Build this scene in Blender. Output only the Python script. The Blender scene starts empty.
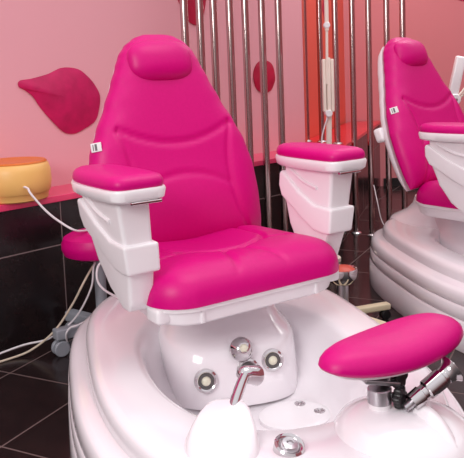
import bpy, bmesh, math, random
from math import sin, cos, pi, radians, sqrt
from mathutils import Matrix, Vector

sc = bpy.context.scene
col = sc.collection

# ---------------------------------------------------------------- camera
cam_d = bpy.data.cameras.new('camera')
cam = bpy.data.objects.new('camera', cam_d); col.objects.link(cam)
cam.matrix_world = Matrix(((0.99927, 0.03826, 0.0, 0.0), (-0.00412, 0.10757, -0.99419, 0.0),
                           (-0.03804, 0.99346, 0.10765, 1.13), (0, 0, 0, 1)))
# rows above are (right, forward, up) of the world seen from the camera frame
r = Matrix(((0.999, 0.038, 0.0), (-0.004, 0.108, -0.994), (-0.038, 0.993, 0.108)))
q = r.to_quaternion()
cam.matrix_world = Matrix.Translation((0, 0, 1.13)) @ q.to_matrix().to_4x4()
cam_d.sensor_width = 36.0; cam_d.sensor_fit = 'HORIZONTAL'
cam_d.lens = 735 / 464 * 36
cam_d.shift_y = -79 / 464
cam_d.clip_end = 60
sc.camera = cam

# ---------------------------------------------------------------- light
sc.view_settings.view_transform = 'Standard'
sc.view_settings.look = 'None'
sc.view_settings.gamma = 1
sc.view_settings.use_curve_mapping = False
sc.view_settings.exposure = 0.08
w = bpy.data.worlds.new('world'); sc.world = w; w.use_nodes = True
bg = w.node_tree.nodes['Background']
bg.inputs[1].default_value = 1.0
_g = w.node_tree.nodes.new('ShaderNodeTexCoord'); _s = w.node_tree.nodes.new('ShaderNodeSeparateXYZ'); _r = w.node_tree.nodes.new('ShaderNodeValToRGB')
w.node_tree.links.new(_g.outputs['Generated'], _s.inputs[0]); w.node_tree.links.new(_s.outputs['Z'], _r.inputs[0]); w.node_tree.links.new(_r.outputs[0], bg.inputs[0])
_r.color_ramp.elements[0].position = 0.0; _r.color_ramp.elements[0].color = (0.30, 0.22, 0.22, 1)
_r.color_ramp.elements[1].position = 0.75; _r.color_ramp.elements[1].color = (1.02, 1.0, 1.04, 1)
_e = _r.color_ramp.elements.new(0.22); _e.color = (0.62, 0.55, 0.56, 1)

def area(name, loc, target, size, power, color=(1, 1, 1)):
    d = bpy.data.lights.new(name, 'AREA'); d.shape = 'RECTANGLE'
    d.size, d.size_y = size; d.energy = power; d.color = color
    o = bpy.data.objects.new(name, d); col.objects.link(o); o.location = loc
    o.rotation_euler = (Vector(target) - Vector(loc)).to_track_quat('-Z', 'Y').to_euler()
    return o
area('window_daylight', (-1.6, -0.6, 2.1), (0.1, 2.4, 0.5), (1.3, 1.0), 50, (1, 0.98, 0.97))
area('ceiling_daylight', (0.6, 2.0, 2.75), (0.4, 2.4, 0.4), (1.6, 1.2), 17, (1, 0.96, 0.95))
area('rear_fill_light', (1.6, 4.8, 2.7), (1.4, 5.8, 0.6), (1.4, 1.2), 26, (1, 0.96, 0.94))  # added fill that brightens the rear walls, not a fixture of the salon

# ---------------------------------------------------------------- materials
def lin(c):
    return tuple(((x / 255) / 12.92 if x / 255 <= 0.04045 else ((x / 255 + 0.055) / 1.055) ** 2.4) for x in c) + (1.0,)

def mat(name, rgb, rough=0.5, metal=0.0, coat=0.0, bump=0.0, bscale=200.0, vary=0.0, vscale=3.0, spec=0.5, vrgb=None, sheen=0.0):
    m = bpy.data.materials.new(name); m.use_nodes = True
    nt = m.node_tree; b = nt.nodes['Principled BSDF']
    b.inputs['Base Color'].default_value = lin(rgb)
    b.inputs['Roughness'].default_value = rough
    b.inputs['Metallic'].default_value = metal
    b.inputs['Coat Weight'].default_value = coat
    b.inputs['Specular IOR Level'].default_value = spec
    tc = nt.nodes.new('ShaderNodeTexCoord')
    if vary > 0:
        n = nt.nodes.new('ShaderNodeTexNoise'); n.inputs['Scale'].default_value = vscale
        n.inputs['Detail'].default_value = 4
        nt.links.new(tc.outputs['Object'], n.inputs['Vector'])
        mx = nt.nodes.new('ShaderNodeMix'); mx.data_type = 'RGBA'
        mr = nt.nodes.new('ShaderNodeMapRange'); mr.inputs[1].default_value = 0.35; mr.inputs[2].default_value = 0.65
        mr.inputs[3].default_value = 0; mr.inputs[4].default_value = vary
        nt.links.new(n.outputs['Fac'], mr.inputs[0]); nt.links.new(mr.outputs[0], mx.inputs[0])
        mx.inputs[6].default_value = lin(rgb)
        mx.inputs[7].default_value = lin(vrgb or tuple(x * 0.75 for x in rgb))
        nt.links.new(mx.outputs[2], b.inputs['Base Color'])
    if bump > 0:
        n2 = nt.nodes.new('ShaderNodeTexNoise'); n2.inputs['Scale'].default_value = bscale
        nt.links.new(tc.outputs['Object'], n2.inputs['Vector'])
        bp = nt.nodes.new('ShaderNodeBump'); bp.inputs['Strength'].default_value = bump
        bp.inputs['Distance'].default_value = 0.002
        nt.links.new(n2.outputs['Fac'], bp.inputs['Height']); nt.links.new(bp.outputs[0], b.inputs['Normal'])
    return m

def tile_mat(name, rgb, rgb2, grout, ax_u, ax_v, off_u, off_v, per_u, per_v, gw, rough):
    """tiles along two world axes (vectors), grout lines where coord mod period is near 0"""
    m = bpy.data.materials.new(name); m.use_nodes = True
    nt = m.node_tree; N = nt.nodes; Lk = nt.links; b = N['Principled BSDF']
    geo = N.new('ShaderNodeNewGeometry')
    def fr(ax, off, per):
        d = N.new('ShaderNodeVectorMath'); d.operation = 'DOT_PRODUCT'; d.inputs[1].default_value = ax
        Lk.new(geo.outputs['Position'], d.inputs[0])
        a = N.new('ShaderNodeMath'); a.operation = 'SUBTRACT'; a.inputs[1].default_value = off - per * 40 - per / 2
        Lk.new(d.outputs['Value'], a.inputs[0])
        k = N.new('ShaderNodeMath'); k.operation = 'MODULO'; k.inputs[1].default_value = per
        Lk.new(a.outputs[0], k.inputs[0])
        s = N.new('ShaderNodeMath'); s.operation = 'SUBTRACT'; s.inputs[1].default_value = per / 2
        Lk.new(k.outputs[0], s.inputs[0])
        t = N.new('ShaderNodeMath'); t.operation = 'ABSOLUTE'; Lk.new(s.outputs[0], t.inputs[0])
        l = N.new('ShaderNodeMath'); l.operation = 'LESS_THAN'; l.inputs[1].default_value = gw / 2
        Lk.new(t.outputs[0], l.inputs[0]); return l
    a, c = fr(ax_u, off_u, per_u), fr(ax_v, off_v, per_v)
    mm = N.new('ShaderNodeMath'); mm.operation = 'MAXIMUM'; Lk.new(a.outputs[0], mm.inputs[0]); Lk.new(c.outputs[0], mm.inputs[1])
    n = N.new('ShaderNodeTexNoise'); n.inputs['Scale'].default_value = 9; n.inputs['Detail'].default_value = 6
    n.inputs['Roughness'].default_value = 0.7
    Lk.new(geo.outputs['Position'], n.inputs['Vector'])
    mr = N.new('ShaderNodeMapRange'); mr.inputs[1].default_value = 0.4; mr.inputs[2].default_value = 0.65
    Lk.new(n.outputs['Fac'], mr.inputs[0])
    m1 = N.new('ShaderNodeMix'); m1.data_type = 'RGBA'; m1.inputs[6].default_value = lin(rgb); m1.inputs[7].default_value = lin(rgb2)
    Lk.new(mr.outputs[0], m1.inputs[0])
    m2 = N.new('ShaderNodeMix'); m2.data_type = 'RGBA'; m2.inputs[7].default_value = lin(grout)
    Lk.new(mm.outputs[0], m2.inputs[0]); Lk.new(m1.outputs[2], m2.inputs[6])
    Lk.new(m2.outputs[2], b.inputs['Base Color'])
    r2 = N.new('ShaderNodeMapRange'); r2.inputs[3].default_value = rough; r2.inputs[4].default_value = 0.8
    Lk.new(mm.outputs[0], r2.inputs[0]); Lk.new(r2.outputs[0], b.inputs['Roughness'])
    b.inputs['Specular IOR Level'].default_value = 0.4
    return m

M = {}
M['vinyl'] = mat('pink_vinyl', (208, 0, 120), 0.4, bump=0.12, bscale=260, vary=0.25, vscale=90, vrgb=(194, 0, 110), spec=0.28)
M['white'] = mat('white_gelcoat', (240, 234, 238), 0.16, coat=0.6)
M['plastic'] = mat('white_plastic', (242, 238, 241), 0.28, coat=0.2)
M['chrome'] = mat('chrome', (205, 200, 202), 0.08, metal=1.0)
M['steel'] = mat('brushed_steel', (190, 186, 190), 0.3, metal=1.0)
M['pole'] = mat('polished_steel_tube', (190, 172, 170), 0.14, metal=1.0)
M['black'] = mat('black_plastic', (26, 24, 26), 0.35)
M['dark'] = mat('dark_opening', (40, 38, 42), 0.5)
M['yellowplug'] = mat('cream_jet_core', (225, 222, 200), 0.3)
M['gap_shade'] = mat('dark_grey_gap_shade', (92, 88, 88), 0.4)  # dark grey standing in for the shade inside the jet recess
M['label'] = mat('white_fabric_label', (235, 235, 235), 0.7)
M['labelink'] = mat('grey_label_print', (110, 105, 110), 0.7)
M['wall'] = mat('pink_wall_paint', (234, 170, 180), 0.45, vary=0.3, vscale=1.2, vrgb=(230, 160, 172), bump=0.05, bscale=60)
M['wall_rear'] = mat('rose_wall_paint', (215, 128, 134), 0.5, vary=0.3, vscale=1.2, vrgb=(205, 118, 126))
M['wall_orange'] = mat('coral_wall_paint', (224, 92, 74), 0.5, vary=0.4, vscale=2, vrgb=(214, 78, 64))
M['ledge'] = mat('magenta_ledge_paint', (232, 62, 112), 0.3, coat=0.3)
M['ledge_red'] = mat('red_ledge_paint', (222, 36, 52), 0.3, coat=0.3)
M['petal'] = mat('crimson_petal', (200, 6, 92), 0.6, vary=0.7, vscale=14, vrgb=(168, 2, 74), bump=0.3, bscale=70)
M['petal2'] = mat('deep_red_petal', (190, 10, 62), 0.5, vary=0.6, vscale=8, vrgb=(150, 6, 48))
M['grey'] = mat('grey_plastic', (150, 152, 160), 0.45)
M['cream'] = mat('cream_plastic', (226, 212, 178), 0.45)
M['tub'] = mat('pale_apricot_plastic', (240, 190, 112), 0.4, vary=0.2, vscale=6, vrgb=(236, 178, 100))
M['tub_top'] = mat('amber_lid', (216, 112, 34), 0.35)
M['cord'] = mat('white_cord', (232, 224, 228), 0.5)
M['cord2'] = mat('beige_cord', (214, 196, 176), 0.5)
M['red'] = mat('coral_disc', (205, 82, 62), 0.35)
M['lamp'] = mat('cream_lamp_plastic', (242, 226, 214), 0.45)
M['wains'] = tile_mat('dark_wall_tile', (29, 22, 24), (38, 28, 28), (128, 108, 108), (0.695, 0.719, 0), (0, 0, 1),
                      1.751, 0.398, 0.75, 0.398, 0.005, 0.22)
M['floor'] = tile_mat('dark_floor_tile', (34, 24, 25), (44, 31, 31), (108, 88, 86), (0.894, -0.447, 0), (0.447, 0.894, 0),
                      -2.017, 2.045, 0.381, 0.445, 0.006, 0.2)

# ---------------------------------------------------------------- helpers
def tag(o, label=None, cat=None, group=None, kind=None):
    if label: o['label'] = label
    if cat: o['category'] = cat
    if group: o['group'] = group
    if kind: o['kind'] = kind
    return o

def empty(name, loc, rz=0.0):
    o = bpy.data.objects.new(name, None); col.objects.link(o)
    o.location = loc; o.rotation_euler = (0, 0, rz); o.empty_display_size = 0.1
    return o

def obj(name, bm, m, parent=None, smooth=True, ang=40):
    bmesh.ops.remove_doubles(bm, verts=bm.verts, dist=1e-5)
    bmesh.ops.recalc_face_normals(bm, faces=bm.faces)
    me = bpy.data.meshes.new(name); bm.to_mesh(me); bm.free()
    ms = m if isinstance(m, (list, tuple)) else [m]
    for k in ms: me.materials.append(k)
    if smooth:
        for p in me.polygons: p.use_smooth = True
        me.set_sharp_from_angle(angle=radians(ang))
    o = bpy.data.objects.new(name, me); col.objects.link(o)
    if parent: o.parent = parent
    return o

def skin_rings(bm, rings, cap0=True, cap1=True, closed=True):
    vs = [[bm.verts.new(p) for p in rg] for rg in rings]
    n = len(vs[0])
    for a, b in zip(vs[:-1], vs[1:]):
        for i in range(n if closed else n - 1):
            j = (i + 1) % n
            try: bm.faces.new((a[i], a[j], b[j], b[i]))
            except ValueError: pass
    if cap0: bm.faces.new(vs[0])
    if cap1: bm.faces.new(list(reversed(vs[-1])))
    return vs

def se(a, bf, bb, n, th, cx=0, cy=0):
    """egg-like superellipse, forward = -y"""
    c, s = cos(th), sin(th)
    x = a * math.copysign(abs(c) ** (2 / n), c)
    y = math.copysign(abs(s) ** (2 / n), s) * (bb if s > 0 else bf)
    return (cx + x, cy + y)

def frame(p0, p1):
    p0, p1 = Vector(p0), Vector(p1); d = (p1 - p0).normalized()
    return Matrix.Translation(p0) @ d.to_track_quat('Z', 'Y').to_matrix().to_4x4()

def lathe(bm, prof, mtx=None, n=32):
    mtx = mtx or Matrix.Identity(4)
    rings = [[mtx @ Vector((max(r_, 1e-4) * cos(2 * pi * i / n), max(r_, 1e-4) * sin(2 * pi * i / n), z)) for i in range(n)] for r_, z in prof]
    skin_rings(bm, rings)
    return bm

def rod(bm, p0, p1, r0, r1=None, n=20, bev=0.0):
    L_ = (Vector(p1) - Vector(p0)).length; r1 = r0 if r1 is None else r1
    if bev: pr = [(r0 - bev, 0), (r0, bev), (r1, L_ - bev), (r1 - bev, L_)]
    else: pr = [(r0, 0), (r1, L_)]
    return lathe(bm, pr, frame(p0, p1), n)

def catmull(pts, k=10):
    P = [Vector(p) for p in pts]; P = [2 * P[0] - P[1]] + P + [2 * P[-1] - P[-2]]
    out = []
    for i in range(1, len(P) - 2):
        for j in range(k):
            t = j / k; a, b, c, d = P[i - 1], P[i], P[i + 1], P[i + 2]
            out.append(0.5 * ((2 * b) + (c - a) * t + (2 * a - 5 * b + 4 * c - d) * t * t + (3 * b - a - 3 * c + d) * t ** 3))
    out.append(P[-2]); return out

def tube(bm, pts, rad, n=10, k=8, smooth=True):
    P = catmull(pts, k) if smooth else [Vector(p) for p in pts]
    m_ = len(P); rings = []; up = Vector((0.123, 0.3, 1)).normalized()
    for i, p in enumerate(P):
        d = (P[min(i + 1, m_ - 1)] - P[max(i - 1, 0)]).normalized()
        x = d.cross(up)
        if x.length < 1e-3: x = d.cross(Vector((1, 0, 0)))
        x.normalize(); up = x.cross(d).normalized()
        rr = rad(i / (m_ - 1)) if callable(rad) else rad
        rings.append([p + rr * (cos(2 * pi * j / n) * x + sin(2 * pi * j / n) * up) for j in range(n)])
    skin_rings(bm, rings); return bm

def rbox(bm, c, s, bev=0.005, mtx=None, seg=3):
    b2 = bmesh.new(); bmesh.ops.create_cube(b2, size=1.0)
    for v in b2.verts: v.co = Vector((v.co.x * s[0], v.co.y * s[1], v.co.z * s[2])) + Vector(c)
    if bev: bmesh.ops.bevel(b2, geom=list(b2.edges) + list(b2.verts), offset=bev, segments=seg, profile=0.6, affect='EDGES')
    if mtx: bmesh.ops.transform(b2, matrix=mtx, verts=b2.verts)
    me = bpy.data.meshes.new('t'); b2.to_mesh(me); b2.free(); bm.from_mesh(me); bpy.data.meshes.remove(me)
    return bm

def prism(bm, poly, z0, z1, bev=0.0):
    b2 = bmesh.new()
    a = [b2.verts.new((x, y, z0)) for x, y in poly]; b = [b2.verts.new((x, y, z1)) for x, y in poly]
    n = len(a)
    for i in range(n): b2.faces.new((a[i], a[(i + 1) % n], b[(i + 1) % n], b[i]))
    b2.faces.new(list(reversed(a))); b2.faces.new(b)
    bmesh.ops.recalc_face_normals(b2, faces=b2.faces)
    if bev: bmesh.ops.bevel(b2, geom=list(b2.edges), offset=bev, segments=3, profile=0.6, affect='EDGES')
    me = bpy.data.meshes.new('t'); b2.to_mesh(me); b2.free(); bm.from_mesh(me); bpy.data.meshes.remove(me)
    return bm

def pad(bm, ext, s0, s1, hf, back, mtx, ns=60, nx=60):
    """cushion-like solid. rows along s; ext(s)->(xl,xr); hf(x,s,u,t) front height; back(x,s,u,t) rear height"""
    F, B = [], []
    for i in range(ns + 1):
        t = -cos(pi * i / ns); s = s0 + (s1 - s0) * (t + 1) / 2
        xl, xr = ext(s); rf, rb = [], []
        for j in range(nx + 1):
            u = sin(pi / 2 * (2 * j / nx - 1)); x = xl + (xr - xl) * (u + 1) / 2
            edge = (i in (0, ns)) or (j in (0, nx))
            f = hf(x, s, u, t); g = back(x, s, u, t)
            if edge: mid = 0.0; f = g = mid
            rf.append(mtx @ Vector((x, s, f))); rb.append(mtx @ Vector((x, s, g)))
        F.append([bm.verts.new(p) for p in rf]); B.append([bm.verts.new(p) for p in rb])
    for G, fl in ((F, False), (B, True)):
        for i in range(ns):
            for j in range(nx):
                q4 = (G[i][j], G[i][j + 1], G[i + 1][j + 1], G[i + 1][j])
                bm.faces.new(tuple(reversed(q4)) if fl else q4)
    return bm

def puff(u, t, pu=4, pt=4, q_=2.2):
    a = max(0.0, 1 - abs(u) ** pu); b = max(0.0, 1 - abs(t) ** pt)
    return (a * b) ** (1 / q_)

def groove(d, w_=0.006):
    return math.exp(-(d / w_) ** 2)

# ---------------------------------------------------------------- the setting
D = Vector((0.695, 0.719)); Nn = Vector((0.719, -0.695)); P0 = Vector((-0.76, 3.17))
def W(t, off=0.0):           # a point along the salon's back wall
    p = P0 + t * D + off * Nn; return (p.x, p.y)
def st(name, bm, m, smooth=False):
    o = obj(name, bm, m, None, smooth); o['kind'] = 'structure'; return o

B_ = (0.70, 4.68); C_ = (1.41, 6.9); T0 = -3.2; DEP = 0.235
U1 = W(2.03, -DEP); U2 = (0.56, 5.3); U3 = (1.10, 6.9)
bm = bmesh.new(); prism(bm, [(-4, -2.5), (5, -2.5), (5, 9), (-4, 9)], -0.05, 0.0); st('floor', bm, M['floor'])
bm = bmesh.new(); prism(bm, [W(T0), B_, C_, (0.3, 7.2), W(T0, -0.9)], 0.0, 0.59); st('wall_wainscot', bm, M['wains'])
bm = bmesh.new(); prism(bm, [W(T0, .012), W(1.62, .012), W(2.03, -DEP + .0), W(2.03, -DEP - .02), W(T0, -DEP - .02)], 0.59, 0.618, 0.004); st('trim_1', bm, M['ledge'])
bm = bmesh.new(); prism(bm, [W(1.62, .012), (B_[0] + .012, B_[1]), (1.385, 6.75), (1.08, 6.75), U2, W(2.03, -DEP)], 0.59, 0.616, 0.004); st('trim_2', bm, M['ledge_red'])
bm = bmesh.new(); prism(bm, [W(T0, -DEP), U1, (U1[0] - .15, U1[1] + .3), W(T0, -DEP - .5)], 0.6, 2.75); st('wall_back', bm, M['wall'])
bm = bmesh.new(); prism(bm, [(U1[0] + .004, U1[1] + .01), U2, U3, (0.5, 7.2), (0.2, 5.0)], 0.6, 2.75); st('wall_side', bm, M['wall_orange'])
bm = bmesh.new(); prism(bm, [(0.9, 6.78), (4.6, 6.78), (4.6, 6.95), (0.9, 6.95)], 0.0, 2.75); st('wall_rear', bm, M['wall_rear'])
bm = bmesh.new(); prism(bm, [(1.40, 6.755), (4.5, 6.755), (4.5, 6.779), (1.40, 6.779)], 0.0, 0.075); st('baseboard_rear', bm, M['black'])
bm = bmesh.new(); prism(bm, [(4.5, -2.5), (4.7, -2.5), (4.7, 7), (4.5, 7)], 0.0, 2.75); st('wall_right', bm, M['wall_rear'])

# ---------------------------------------------------------------- petals stuck on the walls
def wall_petal(pts, mtx, m, label, dome=0.02, thick=0.004, name='wall_petal', group=None):
    """pts: outline (x,y) in wall plane, smooth closed; gently domed sheet with real thickness"""
    k = 10; n = len(pts); out = []
    for i in range(n):
        a, b, c, d = [Vector(pts[(i + q) % n]) for q in (-1, 0, 1, 2)]
        for j in range(k):
            t = j / k
            out.append(0.5 * ((2 * b) + (c - a) * t + (2 * a - 5 * b + 4 * c - d) * t * t + (3 * b - a - 3 * c + d) * t ** 3))
    cx = sum(p.x for p in out) / len(out); cy = sum(p.y for p in out) / len(out)
    bm = bmesh.new(); rings = []
    def h(f, i): return 0.006 + dome * (1 - f * f) + 0.003 * sin(i * 2 * pi / len(out) * 7) * max(0, f - .5)
    for f in (0.02, .2, .4, .6, .8, .93, 1.0):
        rings.append([mtx @ Vector((cx + (p.x - cx) * f, cy + (p.y - cy) * f, h(f, i))) for i, p in enumerate(out)])
    for f in (1.0, .6, .02):
        rings.append([mtx @ Vector((cx + (p.x - cx) * f, cy + (p.y - cy) * f, h(f, i) - thick)) for i, p in enumerate(out)])
    skin_rings(bm, rings)
    o = obj(name, bm, m); tag(o, label, 'wall decoration', group); return o

def wallmtx(t, z, off=-DEP):
    x, y = W(t, off)
    return Matrix.Translation((x, y, z)) @ Matrix(((D.x, 0, Nn.x, 0), (D.y, 0, Nn.y, 0), (0, 1, 0, 0), (0, 0, 0, 1)))
wall_petal([(-.217, .084), (-.212, .11), (-.15, .118), (-.065, .136), (.015, .163), (.10, .155), (.155, .117), (.195, .075), (.22, .02), (.208, -.055), (.185, -.10), (.125, -.13), (.06, -.152), (0, -.138), (-.065, -.075), (-.115, -.015), (-.15, .035), (-.185, .065)],
           wallmtx(0.19, 1.008), M['petal'], 'large crimson rose petal on the pink wall left of the pink headrest', 0.03)
wall_petal([(-.10, 0), (-.07, -.075), (0, -.10), (.07, -.075), (.10, 0), (.07, .075), (0, .10), (-.07, .075)],
           wallmtx(1.64, 1.083), M['petal2'], 'round deep red petal on the wall, half hidden behind the steel poles', 0.01)
wall_petal([(-.12, .12), (-.08, .0), (-.03, -.085), (.05, -.11), (.10, -.04), (.12, .08), (.08, .2), (-.04, .22)],
           wallmtx(1.05, 1.495), M['petal2'], 'red petal high on the wall behind the leftmost steel poles', 0.01)
mx = Matrix.Translation((0.905, 6.262, 1.30)) @ Matrix.Rotation(radians(71.4), 4, 'Z') @ Matrix.Rotation(radians(90), 4, 'X')
wall_petal([(-.30, .10), (-.18, -.10), (0, -.17), (.2, -.06), (.28, .16), (.16, .32), (-.12, .3)],
           Matrix.Translation((0.79, 6.0, 1.55)) @ Matrix.Rotation(radians(71.4), 4, 'Z') @ Matrix.Rotation(radians(90), 4, 'X') @ Matrix.Scale(.6, 4), M['petal2'], 'red petal on the coral wall behind the farther steel poles', 0.01)
wall_petal([(-.16, .10), (-.10, -.02), (0, -.06), (.14, -.03), (.2, .1), (.12, .26), (-.08, .24)],
           Matrix.Translation((2.16, 6.78, 1.735)) @ Matrix.Rotation(radians(90), 4, 'X'), M['petal'], 'magenta petal high on the rear wall above the right-hand chair', 0.01)

# ---------------------------------------------------------------- steel poles
def pole(x, y, z0, label, group):
    root = empty('steel_pole', (x, y, z0)); tag(root, label, 'pole', group)
    h = 2.75 - z0
    bm = bmesh.new(); rod(bm, (0, 0, 0.006), (0, 0, h), 0.0195, n=24); obj('tube', bm, M['pole'], root)
    bm = bmesh.new(); lathe(bm, [(0.036, 0), (0.037, 0.004), (0.03, 0.010), (0.019, 0.014), (0.019, 0.03)]); obj('base_flange', bm, M['chrome'], root)
    return root
near = [(-.209, 3.639), (-.136, 3.715), (-.069, 3.784), (.013, 3.869), (.096, 3.955), (.188, 4.05), (.285, 4.151)]
words = ['leftmost', 'second from left', 'third from left', 'fourth from left', 'fifth from left', 'sixth from left', 'seventh from left']
for (x, y), wd in zip(near, words):
    pole(x, y, 0, 'polished steel floor pole, %s of the seven close together beside the near headrest' % wd, 'steel poles beside the near chair')
for (x, y), wd in zip([(.523, 5.081), (.620, 5.02), (.701, 4.85)], ['left of', 'just left of', 'just right of']):
    pole(x, y, 0.616, ['steel pole standing on the ledge, first one right of the wide gap', 'steel pole on the ledge partly behind the cream lamp arm, left side', 'steel pole on the ledge just right of the cream lamp arm'][[.523, .620, .701].index(x)], 'steel poles on the ledge')
for (x, y), wd in zip([(.819, 4.89), (.912, 4.813), (1.019, 4.765), (1.111, 4.72)],
                      ['steel floor pole with visible round foot, left one of the two between the chairs', 'steel floor pole with visible round foot, right one of the two between the chairs',
                       'steel pole directly behind the left edge of the far headrest', 'rightmost steel pole, behind the top of the far headrest']):
    pole(x, y, 0, wd, 'steel poles between the chairs')

# ---------------------------------------------------------------- the pedicure chair
SEAT = Matrix.Translation((0.0727, 2.1444, 0)) @ Matrix.Rotation(radians(34), 4, 'Z')
def build_chair():
    root = empty('pedicure_chair', (0.0727, 2.1444, 0), radians(34))
    # base frame: turned -20 degrees under the seat, origin .15 behind the seat front
    BR = Matrix.Translation((0, 0.15, 0)) @ Matrix.Rotation(radians(-20), 4, 'Z')
    NT = 120
    def ring(a, bf, bb, n, z, cy=-0.08, cx=0.0, zf=None, nb=None):
        out = []
        for i in range(NT):
            th = 2 * pi * i / NT
            x, y = se(a, bf, bb, (nb or n) if sin(th) > 0 else n, th, cx, cy)
            out.append(BR @ Vector((x, y, z if zf is None else zf(x, y, z))))
        return out
    A, FR, BK, n0 = 0.468, 0.866, 0.74, 2.3
    def o(off, z): return ring(A + off, FR + off, BK + off, n0, z, nb=3.2)
    def inn(a, bf, bb, z, n=2.3, cy=-0.10): return ring(a, bf, bb, n, z, cy)
    rings = [o(.0, 0.0), o(.064, 0.0), o(.068, .010), o(.064, .119), o(.060, .123), o(.056, .125), o(.059, .128), o(.0615, .132),
             o(.060, .176), o(.056, .180), o(.052, .182), o(.055, .185), o(.0575, .189),
             o(.055, .215), o(.051, .230), o(.043, .239), o(.030, .243), o(.008, .247), o(.000, .253),
             o(-.001, .280), o(-.006, .294), o(-.016, .303), o(-.035, .307),
             inn(.335, .57, .42, .303), inn(.318, .556, .40, .297), inn(.306, .545, .385, .283), inn(.297, .535, .36, .255),
             inn(.285, .50, .26, .18), inn(.27, .46, .16, .12), inn(.25, .42, .11, .095), inn(.22, .38, .08, .085), inn(.14, .25, .05, .080), inn(.02, .04, .01, .078)]
    bm = bmesh.new(); skin_rings(bm, rings); obj('foot_basin', bm, M['white'], root, ang=50)
    # pedestal under the seat, with the flat panel of water jets on its front
    bm = bmesh.new()
    def ped(ax, yf, yb, z, n=3.4, cx=0):
        cy = (yf + yb) / 2; return [BR @ Vector((se(ax, (yb - yf) / 2, (yb - yf) / 2, n, 2 * pi * i / 64, cx, cy) + (z,))) for i in range(64)]
    skin_rings(bm, [ped(.235, -.085, .6, .09), ped(.232, -.07, .6, .20), ped(.226, -.055, .6, .262), ped(.215, -.03, .6, .278), ped(.20, .02, .6, .292), ped(.19, .10, .58, .33), ped(.18, .16, .55, .43)])
    obj('seat_pedestal', bm, M['white'], root, ang=50)
    bm = bmesh.new()
    skin_rings(bm, [ped(.325, .18, .80, .29, 2.2), ped(.318, .19, .79, .304, 2.2), ped(.30, .21, .765, .314, 2.2), ped(.275, .23, .73, .330, 2.2), ped(.245, .25, .68, .355, 2.2), ped(.225, .28, .62, .39, 2.4), ped(.215, .29, .60, .43, 2.4)])
    obj('rear_deck', bm, M['white'], root, ang=50)
    def P(x, w_, z): return BR @ Vector((x, -w_, z))
    fdir = (BR.to_3x3() @ Vector((0, -1, 0))).normalized()
    # water jets
    def jet(x, z, r_, w_=None, big=False, dirv=None):
        wy = (.085 - (z - .09) * .14) if w_ is None else w_
        p = P(x, wy, z); d = dirv or (fdir + Vector((0, 0, .18))).normalized(); fr = frame(p - d * .012, p + d)
        bm = bmesh.new()
        lathe(bm, [(r_ * .98, 0), (r_, .012), (r_ * .97, .018), (r_ * .80, .0205), (r_ * .62, .017), (r_ * .52, .010), (r_ * .50, .004)], fr, 36)
        j = obj('water_jet', bm, M['chrome'], root)
        bm = bmesh.new()
        if big: lathe(bm, [(r_ * .5, .004), (r_ * .5, .022), (r_ * .44, .03), (r_ * .2, .034), (0, .035)], fr, 6)
        else: lathe(bm, [(r_ * .42, .004), (r_ * .42, .014), (r_ * .34, .022), (r_ * .15, .026), (0, .0265)], fr, 24)
        obj('jet_nozzle', bm, M['yellowplug'] if not big else M['chrome'], j)
        bm = bmesh.new(); lathe(bm, [(r_ * .66, .004), (r_ * .66, .0186), (r_ * .60, .0188), (r_ * .55, .0165)], fr, 30); obj('jet_gap_shade', bm, M['gap_shade'], j)  # dark ring paints the shaded gap between chrome rim and nozzle
    jet(-.117, .183, .037); jet(.100, .218, .036); jet(.018, .20, .036, big=True)
    # domed jet near the top of the panel
    p = P(.0, .07, .268); d = (fdir + Vector((0, 0, .5))).normalized(); fr = frame(p - d * .012, p + d)
    bm = bmesh.new(); lathe(bm, [(.036, 0), (.038, .012), (.036, .018), (.030, .026), (.026, .036), (.018, .042), (.014, .043)], fr, 36)
    j = obj('water_jet', bm, M['chrome'], root)
    bm = bmesh.new(); lathe(bm, [(.014, .036), (.014, .048), (.010, .054), (0, .056)], fr, 6); obj('jet_nozzle', bm, M['yellowplug'], j)
    # drain plate with two suction outlets
    bm = bmesh.new(); skin_rings(bm, [[P(.13 + (.11 - e) * cos(2 * pi * i / 48), .185 + (.095 - e) * sin(2 * pi * i / 48), z) for i in range(48)] for e, z in ((0, .078), (.0, .089), (.006, .092), (.02, .0925))])
    dp = obj('drain_plate', bm, M['plastic'], root)
    for x, w_ in ((.165, .130), (.205, .195)):
        bm = bmesh.new(); c = P(x, w_, .092)
        lathe(bm, [(.017, 0), (.017, .003), (.013, .0045), (.010, .001), (.004, .001), (.004, .004), (0, .004)], Matrix.Translation(c), 28)
        obj('drain_outlet', bm, M['chrome'], dp)
    # control ring on front rim
    bm = bmesh.new(); lathe(bm, [(.034, -.02), (.034, .006), (.030, .010), (.025, .008), (.022, .004)], Matrix.Translation(P(-.074, .755, .312)) @ Matrix.Rotation(radians(20), 4, 'X'), 36)
    kb = obj('control_ring', bm, M['chrome'], root)
    bm = bmesh.new(); lathe(bm, [(.021, 0), (.021, .006), (.017, .011), (.008, .012), (.006, .008), (0, .008)], Matrix.Translation(P(-.074, .755, .312)) @ Matrix.Rotation(radians(20), 4, 'X'), 30)
    obj('control_button', bm, M['steel'], kb)
    # spout housing
    bm = bmesh.new(); c0 = Vector((-.212, .70)); tip = Vector((-.172, .580))
    secs = []
    for f, z, rx, ry in ((0, .292, .085, .105), (.0, .302, .083, .10), (.12, .318, .080, .088), (.4, .332, .072, .066), (.72, .343, .060, .046), (.92, .349, .046, .034), (1.0, .351, .026, .022)):
        c = c0.lerp(tip, f)
        secs.append([P(c.x + rx * cos(2 * pi * i / 40), c.y + ry * sin(2 * pi * i / 40), z) for i in range(40)])
    skin_rings(bm, secs); hs = obj('spout_housing', bm, M['white'], root)
    # spout
    bm = bmesh.new()
    tube(bm, [P(-.165, .610, .335), P(-.148, .575, .345), P(-.118, .52, .361), P(-.092, .475, .370)], .0135, n=20)
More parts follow.
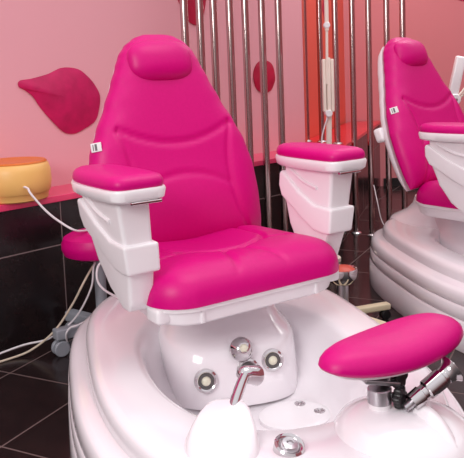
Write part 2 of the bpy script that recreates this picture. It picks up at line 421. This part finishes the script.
    sp = obj('spout', bm, M['chrome'], root)
    bm = bmesh.new(); a_ = P(-.100, .482, .369); b_ = P(-.060, .462, .352)
    L_ = (b_ - a_).length
    lathe(bm, [(.0, -.018), (.012, -.015), (.020, -.004), (.0225, .010), (.0235, L_ * .6), (.026, L_ * .95), (.025, L_), (.018, L_ + .001), (.016, L_ - .008)], frame(a_, b_), 30)
    obj('spout_head', bm, M['chrome'], sp)
    # footrest mound on the right of the rim
    bm = bmesh.new(); secs = []
    for f, z, rx, ry in ((0, .285, .165, .17), (0, .300, .158, .165), (.1, .320, .142, .145), (.3, .338, .116, .112), (.6, .350, .080, .078), (.9, .358, .045, .048), (1, .360, .028, .03)):
        c = Vector((.205, .74)).lerp(Vector((.150, .735)), f)
        secs.append([P(c.x + rx * cos(2 * pi * i / 48), c.y + ry * sin(2 * pi * i / 48), z) for i in range(48)])
    skin_rings(bm, secs); obj('footrest_mound', bm, M['white'], root)
    # rounded channel for the hand shower
    bm = bmesh.new(); tube(bm, [P(.195, .68, .345), P(.225, .74, .347), P(.245, .80, .335), P(.252, .86, .300), P(.254, .88, .280)], lambda t: .019 + .007 * sin(pi * t), n=18)
    obj('shower_cradle', bm, M['white'], root)
    # footrest
    pc = P(.150, .735, .350)
    bm = bmesh.new(); rod(bm, pc, pc + Vector((0, 0, .05)), .026, n=32, bev=.003); ps = obj('footrest_post', bm, M['plastic'], root)
    bm = bmesh.new(); rod(bm, pc + Vector((0, 0, .02)), pc + Vector((0, 0, .055)), .0275, n=32, bev=.002); obj('post_sleeve', bm, M['steel'], ps)
    bm = bmesh.new(); t_ = pc + Vector((0, 0, .068))
    rbox(bm, (0, 0, 0), (.085, .05, .010), .002, Matrix.Translation(t_ + Vector((.008, .01, 0))) @ Matrix.Rotation(radians(-20), 4, 'Z') @ Matrix.Rotation(radians(12), 4, 'Y'))
    rbox(bm, (0, 0, 0), (.03, .03, .05), .003, Matrix.Translation(t_ + Vector((.03, .025, .0))))
    br = obj('footrest_bracket', bm, M['steel'], root)
    def knob(p, dv):
        bm = bmesh.new(); fr = frame(p, p + dv); n = 60; rg = []
        for z, s_ in ((0, .8), (.003, .96), (.012, 1), (.017, .93), (.019, .6)):
            rg.append([fr @ Vector((.024 * s_ * (1 + .13 * cos(6 * 2 * pi * i / n)) * cos(2 * pi * i / n), .024 * s_ * (1 + .13 * cos(6 * 2 * pi * i / n)) * sin(2 * pi * i / n), z)) for i in range(n)])
        skin_rings(bm, rg); k_ = obj('clamp_knob', bm, M['black'], br)
        bm = bmesh.new(); rod(bm, p - dv.normalized() * .02, p + dv.normalized() * .002, .007); obj('knob_stem', bm, M['chrome'], k_)
    lat = (BR.to_3x3() @ Vector((1, 0, 0)))
    knob(pc + lat * .034 + fdir * .012 + Vector((0, 0, .035)), lat * .6 + fdir * .7)
    knob(pc + lat * .055 - fdir * .03 + Vector((0, 0, .062)), lat * .4 + fdir * .8)
    # footrest pad
    FC = P(.205, .690, .465)
    fm = Matrix.Translation(FC) @ Matrix.Rotation(radians(-2), 4, 'Z') @ Matrix.Rotation(radians(-2), 4, 'Y')
    def ext(s): 
        return (-.215 * 1, .215 * 1)
    bm = bmesh.new(); rg = []; nn = 72
    def el(a, b, z, sx=0): return [fm @ Vector(((a * cos(2 * pi * i / nn)) + sx, (b * math.copysign(abs(sin(2 * pi * i / nn)) ** .85, sin(2 * pi * i / nn))) * (1 + .12 * cos(2 * pi * i / nn)), z + .018 * (cos(2 * pi * i / nn) ** 2) * a / .22)) for i in range(nn)]
    for k in range(0, 13):
        ph = -pi / 2 + pi * k / 12; f = cos(ph) ** .55 if cos(ph) > 0 else 0.001
        zz = sin(ph) * (.046 if ph > 0 else .024)
        rg.append(el(.205 * max(f, .004), .094 * max(f, .004), zz))
    skin_rings(bm, rg); fp = obj('footrest_pad', bm, M['vinyl'], root)
    bm = bmesh.new(); skin_rings(bm, [el(.10, .045, -.034), el(.170, .070, -.024), el(.17, .07, -.012)]); obj('pad_backing', bm, M['plastic'], fp)

    # ---- seat tray
    def rr(hx, y0, y1, rad, z, n=10):
        out = []
        for cx, cy, a0 in ((hx - rad, y0 + rad, -90), (hx - rad, y1 - rad, 0), (-hx + rad, y1 - rad, 90), (-hx + rad, y0 + rad, 180)):
            for i in range(n + 1):
                a = radians(a0 + 90 * i / n); y_ = cy + rad * sin(a); out.append(Vector(((cx + rad * cos(a)) * (1 - .10 * max(0, (y_ - .15) / .33)), y_, z)))
        return out
    bm = bmesh.new()
    skin_rings(bm, [rr(.275, .04, .43, .09, .412), rr(.305, .005, .46, .10, .415), rr(.318, -.011, .472, .11, .425), rr(.330, -.017, .477, .112, .460), rr(.339, -.026, .482, .115, .464), rr(.342, -.029, .484, .115, .478), rr(.338, -.025, .478, .112, .484), rr(.30, 0, .45, .09, .482)])
    tray = obj('seat_tray', bm, M['plastic'], root, ang=35)
    for x in (-.22, .20):
        bm = bmesh.new(); rbox(bm, (x, -.014, .444), (.012, .012, .040), .003); obj('tray_rib', bm, M['plastic'], tray)
    # ---- seat cushion
    hx, hy, rc, N1, N2 = .344, .256, .115, 110, 96
    def s_pt(U, T):
        x, y = hx * U, hy * T; sx, sy = (1 if x > 0 else -1), (1 if y > 0 else -1)
        a_, b_ = (abs(x) - (hx - rc)) / rc, (abs(y) - (hy - rc)) / rc
        if a_ > 0 and b_ > 0:
            a2, b2 = a_ * sqrt(1 - b_ * b_ / 2), b_ * sqrt(1 - a_ * a_ / 2)
            x, y = sx * (hx - rc + rc * a2), sy * (hy - rc + rc * b2)
        qx, qy = max(abs(x) - (hx - rc), 0), max(abs(y) - (hy - rc), 0)
        d = max(0.0, 1 - sqrt(qx * qx + qy * qy) / rc)
        h = .094 * max(0.0, 1 - (1 - d) ** 2.7) ** (1 / 2.3)
        Y = y + .226; x *= 1 - .10 * max(0, (Y - .15) / .33); ax = abs(x)
        if d > 0.02:
            h -= .016 * math.exp(-(x / .13) ** 2) * math.exp(-((Y - .36) / .15) ** 2)
            h += .008 * math.exp(-((ax - .19) / .09) ** 2) * math.exp(-((Y - .10) / .09) ** 2)
            ux = .19 - .5 * max(0, .26 - Y)
            if Y > .17: h -= .011 * groove(ax - ux, .009)
            if ax < .17: h -= .011 * groove(Y - (.155 + 1.6 * max(0, ax - .03) ** 1.6), .009)
            if Y < .16: h -= .009 * groove(ax - .03 - .35 * (.16 - Y), .008) * (1 - math.exp(-(d / .3) ** 2))
            if Y < .30 and ax > .15: h -= .009 * groove(Y - (.20 - .30 * (ax - .15)), .008) * (1 - math.exp(-(d / .3) ** 2))
        return Vector((x, Y - .004, h))
    bm = bmesh.new(); top, bot = [], []
    for i in range(N1 + 1):
        U = sin(pi / 2 * (2 * i / N1 - 1)); rt_, rb_ = [], []
        for j in range(N2 + 1):
            T = sin(pi / 2 * (2 * j / N2 - 1)); p_ = s_pt(U, T); e_ = i in (0, N1) or j in (0, N2)
            if e_: p_.z = 0
            rt_.append(bm.verts.new((p_.x, p_.y, .482 + max(p_.z, 0)))); rb_.append(bm.verts.new((p_.x, p_.y, .482 if e_ else .478)))
        top.append(rt_); bot.append(rb_)
    for i in range(N1):
        for j in range(N2):
            bm.faces.new((top[i][j], top[i + 1][j], top[i + 1][j + 1], top[i][j + 1]))
            bm.faces.new((bot[i][j], bot[i][j + 1], bot[i + 1][j + 1], bot[i + 1][j]))
    obj('seat_cushion', bm, M['vinyl'], root, ang=70)
    # ---- backrest : local (x, s up the back, h forward)
    lean = radians(13)
    bo = Vector((.012, .46, .510)); sv = Vector((0, sin(lean), cos(lean))); hv = Vector((0, -cos(lean), sin(lean)))
    BM = Matrix(((1, sv.x, hv.x, bo.x), (0, sv.y, hv.y, bo.y), (0, sv.z, hv.z, bo.z), (0, 0, 0, 1)))
    S1 = .775
    keys = [(0, .322), (.08, .330), (.17, .334), (.27, .330), (.36, .308), (.44, .272), (.52, .230), (.60, .192), (.66, .165), (.70, .147), (.735, .120), (.76, .085), (.775, .045)]
    def hw(s):
        s = max(0, min(S1, s))
        for (a, va), (b, vb) in zip(keys[:-1], keys[1:]):
            if s <= b:
                t = (s - a) / (b - a); t2 = t * t * (3 - 2 * t) * .5 + t * .5; return va + (vb - va) * t2
        return keys[-1][1]
    def b_h(x, s, u, t):
        h = .070 * puff(u, t, 5, 8, 2.3)
        ax = abs(x)
        wing = hw(s) - .075 - .02 * (s / S1)
        if s < .44: h -= .008 * groove(ax - (.19 + 1.1 * (s - .25) ** 2), .009)
        if ax < .225: h -= .008 * groove(s - (.372 + 1.25 * ax ** 2), .009)
        if ax < .19: h -= .006 * groove(s - (.262 - 1.5 * ax ** 2), .009)
        h += .010 * math.exp(-((s - .17) / .09) ** 2) * math.exp(-(x / .15) ** 2)
        h += .012 * (1 / (1 + math.exp(-(ax - .205) / .014))) / (1 + math.exp((s - .47) / .02)) * puff(u, t, 6, 8, 2)
        return h
    bm = bmesh.new(); pad(bm, lambda s: (-hw(s), hw(s)), 0, S1, b_h, lambda x, s, u, t: -.035 * puff(u, t, 8, 8, 2), BM, 110, 100)
    bk = obj('backrest', bm, M['vinyl'], root, ang=60)
    # shell behind
    bm = bmesh.new(); pad(bm, lambda s: (-hw(s) + .014, hw(s) - .014), 0.0, S1 - .03, lambda x, s, u, t: .0, lambda x, s, u, t: -.075 * puff(u, t, 4, 6, 2) - .002, BM @ Matrix.Translation((0, 0, -.032)), 50, 40)
    sh = obj('backrest_shell', bm, M['plastic'], bk, ang=60)
    bm = bmesh.new(); rbox(bm, (0, 0, 0), (.62, .07, .05), .016, BM @ Matrix.Translation((0, .30, -.085))); obj('shell_bracket', bm, M['plastic'], bk)
    # head pillow
    def pl(s): 
        t = (s - .66) / .078; v = max(0.0, 1 - abs(t) ** 3.0); return (-.125 * max(v, .05) ** .38, .125 * max(v, .05) ** .38)
    bm = bmesh.new(); pad(bm, pl, .585, .738, lambda x, s, u, t: .052 * puff(u, t, 2.6, 2.4, 2) , lambda x, s, u, t: -.03 * puff(u, t), BM @ Matrix.Translation((-.014, .004, .052)), 40, 50)
    obj('head_pillow', bm, M['vinyl'], bk, ang=70)
    # fabric tag on the left edge
    tm = BM @ Matrix.Translation((-.295, .385, .038)) @ Matrix.Rotation(radians(-50), 4, 'Y')
    bm = bmesh.new(); rbox(bm, (0, 0, 0), (.038, .030, .003), .0008, tm); tg = tag(obj('fabric_label', bm, M['label'], bk), 'small white fabric label')
    bm = bmesh.new(); rbox(bm, (.0, 0, .0016), (.008, .022, .0012), .0, tm); rbox(bm, (-.010, 0, .0016), (.003, .020, .0012), .0, tm); obj('label_print', bm, M['labelink'], tg)
    # ---- arms
    for sd in (-1, 1):
        dx, dy = (-.030, .056) if sd < 0 else (-.045, .060)
        def AM(x, y, z): return Vector((sd * (x + dx), y + dy, z))
        def slab(name, prof, x0, x1, bev, parent, m=M['plastic']):
            b2 = bmesh.new()
            a = [b2.verts.new(AM(x0(z), y, z)) for y, z in prof]
            b = [b2.verts.new(AM(x1(z), y, z)) for y, z in prof]
            n = len(prof)
            for i in range(n): b2.faces.new((a[i], a[(i + 1) % n], b[(i + 1) % n], b[i]))
            b2.faces.new(a); b2.faces.new(b)
            bmesh.ops.recalc_face_normals(b2, faces=b2.faces)
            bmesh.ops.bevel(b2, geom=list(b2.edges), offset=bev, segments=4, profile=.6, affect='EDGES')
            return obj(name, b2, m, parent, ang=35)
        lean_in = lambda z: .350 + (z - .45) * .06
        lean_out = lambda z: .422 + (z - .45) * .14
        post = slab('armrest_post', [(-.02, .795), (-.01, .60), (.022, .485), (.040, .462), (.08, .464), (.145, .515), (.195, .59), (.222, .67), (.228, .795)], lean_in, lean_out, .014, root)
        cov = slab('armrest_cover', [(-.030, .668), (-.025, .585), (.012, .582), (.06, .588), (.12, .618), (.18, .655), (.232, .685), (.247, .72), (.246, .765), (.232, .775), (.14, .71), (.06, .672)],
                   lambda z: lean_in(z) - .010, lambda z: lean_out(z) + .010, .010, post)
        for e_, sg in ((lean_out, 1), (lean_in, -1)):
            bm = bmesh.new(); tube(bm, [AM(e_(.775), .19, .778), AM(e_(.75), .12, .745), AM(e_(.73), .05, .728)], .007, n=10); obj('cover_rib', bm, M['plastic'], post)
        bm = bmesh.new(); rbox(bm, (sd * .318, .062, .452), (.045, .07, .045), .012); obj('arm_bracket', bm, M['plastic'], post)
        # pad with its white tray
        px = .405
        def pr(z, e):
            out = []
            for i in range(96):
                th = 2 * pi * i / 96; c_, s_ = cos(th), sin(th)
                n_ = 5.0 if s_ < 0 else 2.7
                x_ = (.086 - e) * math.copysign(abs(c_) ** (2 / n_), c_)
                y_ = math.copysign(abs(s_) ** (2 / n_), s_) * ((.245 - e) if s_ > 0 else (.115 - e))
                x_ *= 1 + .10 * (y_ / .2) * (1 if x_ > 0 else .2)
                out.append(AM(px + x_ + .012, y_ + .045, z))
            return out
        bm = bmesh.new(); skin_rings(bm, [pr(.790, .028), pr(.792, .008), pr(.798, .001), pr(.820, -.003), pr(.826, -.001), pr(.828, .006)])
        trm = obj('armrest_tray', bm, M['plastic'], post, ang=40)
        bm = bmesh.new(); skin_rings(bm, [pr(.828, .004), pr(.836, .001), pr(.848, .003), pr(.857, .009), pr(.863, .022), pr(.8655, .045), pr(.866, .07)])
        obj('armrest_pad', bm, M['vinyl'], post, ang=60)
        bm = bmesh.new(); rbox(bm, AM(px, -.066, .790), (.09, .012, .008), .002); tag(obj('hinge_bar', bm, M['chrome'], post), 'thin chrome hinge bar')
    return root

def copy_tree(o_, parent=None):
    c = o_.copy(); col.objects.link(c); c.parent = parent
    for ch in list(o_.children): copy_tree(ch, c)
    return c

chair = build_chair()
tag(chair, 'pink vinyl pedicure chair over a white foot basin, nearest and complete with footrest in view', 'pedicure chair', 'pedicure spa chairs')
chair2 = copy_tree(chair)
chair2.location = (1.375, 3.30, 0); chair2.rotation_euler = (0, 0, radians(43.5))
# the far chair's seat is swivelled further round on its foot basin
piv = Matrix.Translation((0, .27, 0)) @ Matrix.Rotation(radians(-14), 4, 'Z') @ Matrix.Translation((0, -.27, 0))
for ch in chair2.children:
    if ch.name.split('.')[0] not in ('seat_tray', 'seat_cushion', 'backrest', 'armrest_post'):
        ch.matrix_basis = piv @ ch.matrix_basis
    if ch.name.startswith('backrest'):      # and its back is reclined a little more
        ch.matrix_basis = Matrix.Translation((0, .47, .53)) @ Matrix.Rotation(radians(-8), 4, 'X') @ Matrix.Translation((0, -.47, -.505)) @ ch.matrix_basis
tag(chair2, 'farther pink and white pedicure chair at the right edge, cut off by the frame', 'pedicure chair', 'pedicure spa chairs')

# ---------------------------------------------------------------- hand shower in the cradle of the near chair
CB = Matrix.Translation((0.0727, 2.1444, 0)) @ Matrix.Rotation(radians(34), 4, 'Z') @ Matrix.Translation((0, .15, 0)) @ Matrix.Rotation(radians(-20), 4, 'Z')
a_ = CB @ Vector((.238, -.765, .388)); b_ = CB @ Vector((.315, -.755, .428))
hs = empty('hand_shower', a_); tag(hs, 'chrome hand shower resting beside the pink footrest', 'hand shower')
v = b_ - a_; L_ = v.length
bm = bmesh.new(); lathe(bm, [(.020, -.03), (.021, -.01), (.021, .0), (.018, .002), (.018, .012), (.023, .016), (.023, L_ * .7), (.020, L_ * .73), (.020, L_ * .85)], frame((0, 0, 0), v), 32)
obj('handle', bm, M['chrome'], hs)
bm = bmesh.new(); lathe(bm, [(.021, L_ * .82), (.022, L_ * .9), (.026, L_ * 1.0), (.033, L_ * 1.08), (.034, L_ * 1.1), (.028, L_ * 1.11), (.02, L_ * 1.09)], frame((0, 0, 0), v), 32)
obj('spray_head', bm, M['chrome'], hs)
bm = bmesh.new(); lathe(bm, [(.010, -.05), (.010, -.02), (.016, -.022), (.016, -.005)], frame((0, 0, 0), v) , 20); obj('hose_collar', bm, M['steel'], hs)

# ---------------------------------------------------------------- pink stool behind the chair
s = empty('rolling_stool', (-.572, 3.0, 0)); tag(s, 'round pink stool on grey castored legs behind the near chair, by the tiled wall', 'stool')
bm = bmesh.new(); lathe(bm, [(0, .388), (.12, .389), (.140, .399), (.150, .423), (.150, .445), (.140, .470), (.115, .483), (.06, .488), (0, .489)], None, 48); obj('seat', bm, M['vinyl'], s)
bm = bmesh.new(); rod(bm, (0, 0, .09), (0, 0, .389), .024); obj('gas_column', bm, M['grey'], s)
bm = bmesh.new(); lathe(bm, [(.05, .07), (.055, .085), (.045, .115), (.02, .13)]); obj('hub', bm, M['grey'], s)
for k in range(5):
    a = radians(215 + 72 * k); c = Vector((cos(a), sin(a), 0))
    bm = bmesh.new(); rbox(bm, (.108, 0, .092), (.21, .05, .044), .008, Matrix.Rotation(a, 4, 'Z')); lg = obj('leg', bm, M['grey'], s)
    bm = bmesh.new(); sdv = Vector((-sin(a), cos(a), 0)); cc = c * .19 + Vector((0, 0, .0335))
    rod(bm, cc - sdv * .024, cc - sdv * .006, .033, n=28, bev=.004); rod(bm, cc + sdv * .006, cc + sdv * .024, .033, n=28, bev=.004); rod(bm, cc - sdv * .01, cc + sdv * .01, .010); rod(bm, cc, cc + Vector((0, 0, .055)), .008)
    obj('caster', bm, M['grey'], lg)

# ---------------------------------------------------------------- low chrome stool between the chairs
s = empty('low_stand', (.455, 3.10, 0)); tag(s, 'low chrome stand with coral top on cream legs, between the two chairs', 'stand')
bm = bmesh.new(); lathe(bm, [(.030, .19), (.050, .20), (.062, .225), (.066, .25), (.064, .262), (.058, .262), (.05, .25)], None, 40); obj('bowl', bm, M['chrome'], s)
bm = bmesh.new(); lathe(bm, [(.0, .24), (.052, .245), (.055, .258), (.04, .268), (0, .272)], None, 40); obj('top_disc', bm, M['red'], s)
bm = bmesh.new(); rod(bm, (0, 0, .07), (0, 0, .20), .026); obj('column', bm, M['steel'], s)
for k in range(5):
    a = radians(20 + 72 * k)
    bm = bmesh.new(); rbox(bm, (.115, 0, .062), (.23, .04, .028), .007, Matrix.Rotation(a, 4, 'Z')); lg = obj('leg', bm, M['cream'], s)
    bm = bmesh.new(); c = Vector((cos(a) * .21, sin(a) * .21, .024)); sdv = Vector((-sin(a), cos(a), 0)); rod(bm, c - sdv * .016, c + sdv * .016, .024, n=24, bev=.004); rod(bm, c, c + Vector((0, 0, .03)), .007); obj('caster', bm, M['black'], lg)

# ---------------------------------------------------------------- apricot tub on the ledge
c = W(-.169, -.075); s = empty('foot_bath', (c[0], c[1], .618)); tag(s, 'round apricot plastic tub with amber top on the pink ledge at the left', 'tub')
bm = bmesh.new(); lathe(bm, [(.128, 0), (.137, .006), (.142, .030), (.144, .032), (.149, .038), (.155, .08), (.153, .125), (.145, .150), (.138, .158), (.132, .159), (.128, .152)], None, 56); obj('body', bm, M['tub'], s)
bm = bmesh.new(); lathe(bm, [(.129, .148), (.140, .160), (.134, .166), (.122, .163), (.05, .158), (0, .157)], None, 56); obj('amber_top', bm, M['tub_top'], s)
for k in range(4):
    a = radians(20 + 90 * k); bm = bmesh.new(); rod(bm, (.09 * cos(a), .09 * sin(a), 0), (.09 * cos(a), .09 * sin(a), .004), .012); obj('foot', bm, M['tub'], s)

def cable(pts, r_, m, label):
    bm = bmesh.new(); tube(bm, pts, r_, n=8); tag(obj('cable', bm, m), label, 'cable')
cable([(-.87, 2.985, .688), (-.835, 2.95, .685), (-.817, 2.93, .664), (-.764, 2.93, .596), (-.707, 2.93, .545), (-.638, 2.92, .508), (-.58, 3.10, .46), (-.56, 3.16, .3)], .0045, M['cord'], 'white cord hanging from the apricot tub')
cable([(-.55, 3.14, .40), (-.589, 2.97, .352), (-.619, 2.9, .301), (-.673, 2.9, .207), (-.748, 2.9, .105), (-.835, 2.9, .035), (-.919, 2.87, .007), (-1.12, 2.70, .007)], .0045, M['cord2'], 'beige cable sagging from behind the stool to the floor')
cable([(-.53, 3.12, .42), (-.583, 2.97, .364), (-.598, 2.93, .266), (-.671, 2.93, .142), (-.779, 2.93, .061), (-.905, 2.93, .032), (-1.08, 2.78, .011)], .004, M['cord'], 'white cable sagging from below the pink stool seat to the floor at left')
cable([(-.47, 2.7, .46), (-.503, 2.62, .44), (-.506, 2.60, .392), (-.483, 2.6, .355), (-.44, 2.64, .31)], .004, M['cord'], 'short white cable looping behind the near armrest')
cable([(-.70, 2.93, .006), (-.698, 2.87, .089), (-.68, 2.87, .122), (-.647, 2.87, .133), (-.60, 2.95, .135)], .004, M['cord'], 'short white cable bent over the grey stool leg')
cable([(1.02, 4.4, .006), (.985, 4.45, .06), (.93, 4.55, .14), (.91, 4.6, .26), (.925, 4.79, .34)], .003, M['cord'], 'thin pale cable curling up beside the far basin and a pole')

# ---------------------------------------------------------------- arm lamps
s = empty('arm_lamp', (.557, 4.2, 0)); tag(s, 'cream work lamp on a thin stand in front of the steel poles', 'lamp')
bm = bmesh.new(); lathe(bm, [(.055, 0), (.055, .02), (.045, .03), (.014, .036), (.012, .06)]); obj('base', bm, M['lamp'], s)
bm = bmesh.new(); rod(bm, (0, 0, .02), (0, 0, .87), .010); rod(bm, (0, 0, .66), (0.004, 0, .86), .017); obj('stand', bm, M['lamp'], s)
bm = bmesh.new(); rbox(bm, (.006, 0, 1.025), (.024, .05, .31), .009); rbox(bm, (-.019, .002, 1.022), (.020, .05, .30), .009); rbox(bm, (.028, .002, 1.022), (.018, .045, .30), .009); obj('lamp_housing', bm, M['lamp'], s)
bm = bmesh.new(); rod(bm, (-.004, -.02, 1.03), (0.0, -.03, 1.40), .008); rod(bm, (0, -.03, 1.33), (0, -.03, 1.72), .012); obj('spring_arm', bm, M['lamp'], s)
bm = bmesh.new(); rod(bm, (0, -.045, .865), (0, .03, .865), .020, n=24, bev=.003); obj('joint', bm, M['plastic'], s); bm = bmesh.new(); rod(bm, (0, -.045, 1.36), (0, .0, 1.36), .018, n=24, bev=.003); obj('joint', bm, M['plastic'], s)
bm = bmesh.new(); tube(bm, [(0, -.03, .86), (-.03, -.03, .78), (-.045, -.03, .70), (-.03, -.03, .62), (-.005, -.02, .60)], .004); obj('wire', bm, M['cord'], s)

s = empty('arm_lamp', (1.68, 4.9, 0)); tag(s, 'white folding arm lamp beside the far headrest at the right edge', 'lamp')
bm = bmesh.new(); lathe(bm, [(.12, 0), (.12, .012), (.1, .02), (.014, .03), (.014, 1.10), (.004, 1.102)]); obj('stand', bm, M['lamp'], s)
bm = bmesh.new(); rbox(bm, (0, 0, .135), (.066, .05, .30), .014, Matrix.Translation((-.205, 0, .885)) @ Matrix.Rotation(radians(13), 4, 'Y')); obj('lamp_housing', bm, M['plastic'], s)
bm = bmesh.new(); rod(bm, (-.19, -.04, .88), (-.19, .04, .88), .036, n=32, bev=.004); j = obj('joint', bm, M['plastic'], s)
bm = bmesh.new(); lathe(bm, [(.012, 0), (.012, .004), (.006, .006), (0, .006)], frame((-.19, -.04, .88), (-.19, -1, .88)), 20); obj('joint_cap', bm, M['steel'], j)
bm = bmesh.new(); rod(bm, (-.18, -.03, .89), (0, -.02, 1.09), .008); rod(bm, (-.165, .0, .87), (0.0, .0, 1.05), .008); obj('folding_arm', bm, M['lamp'], s)
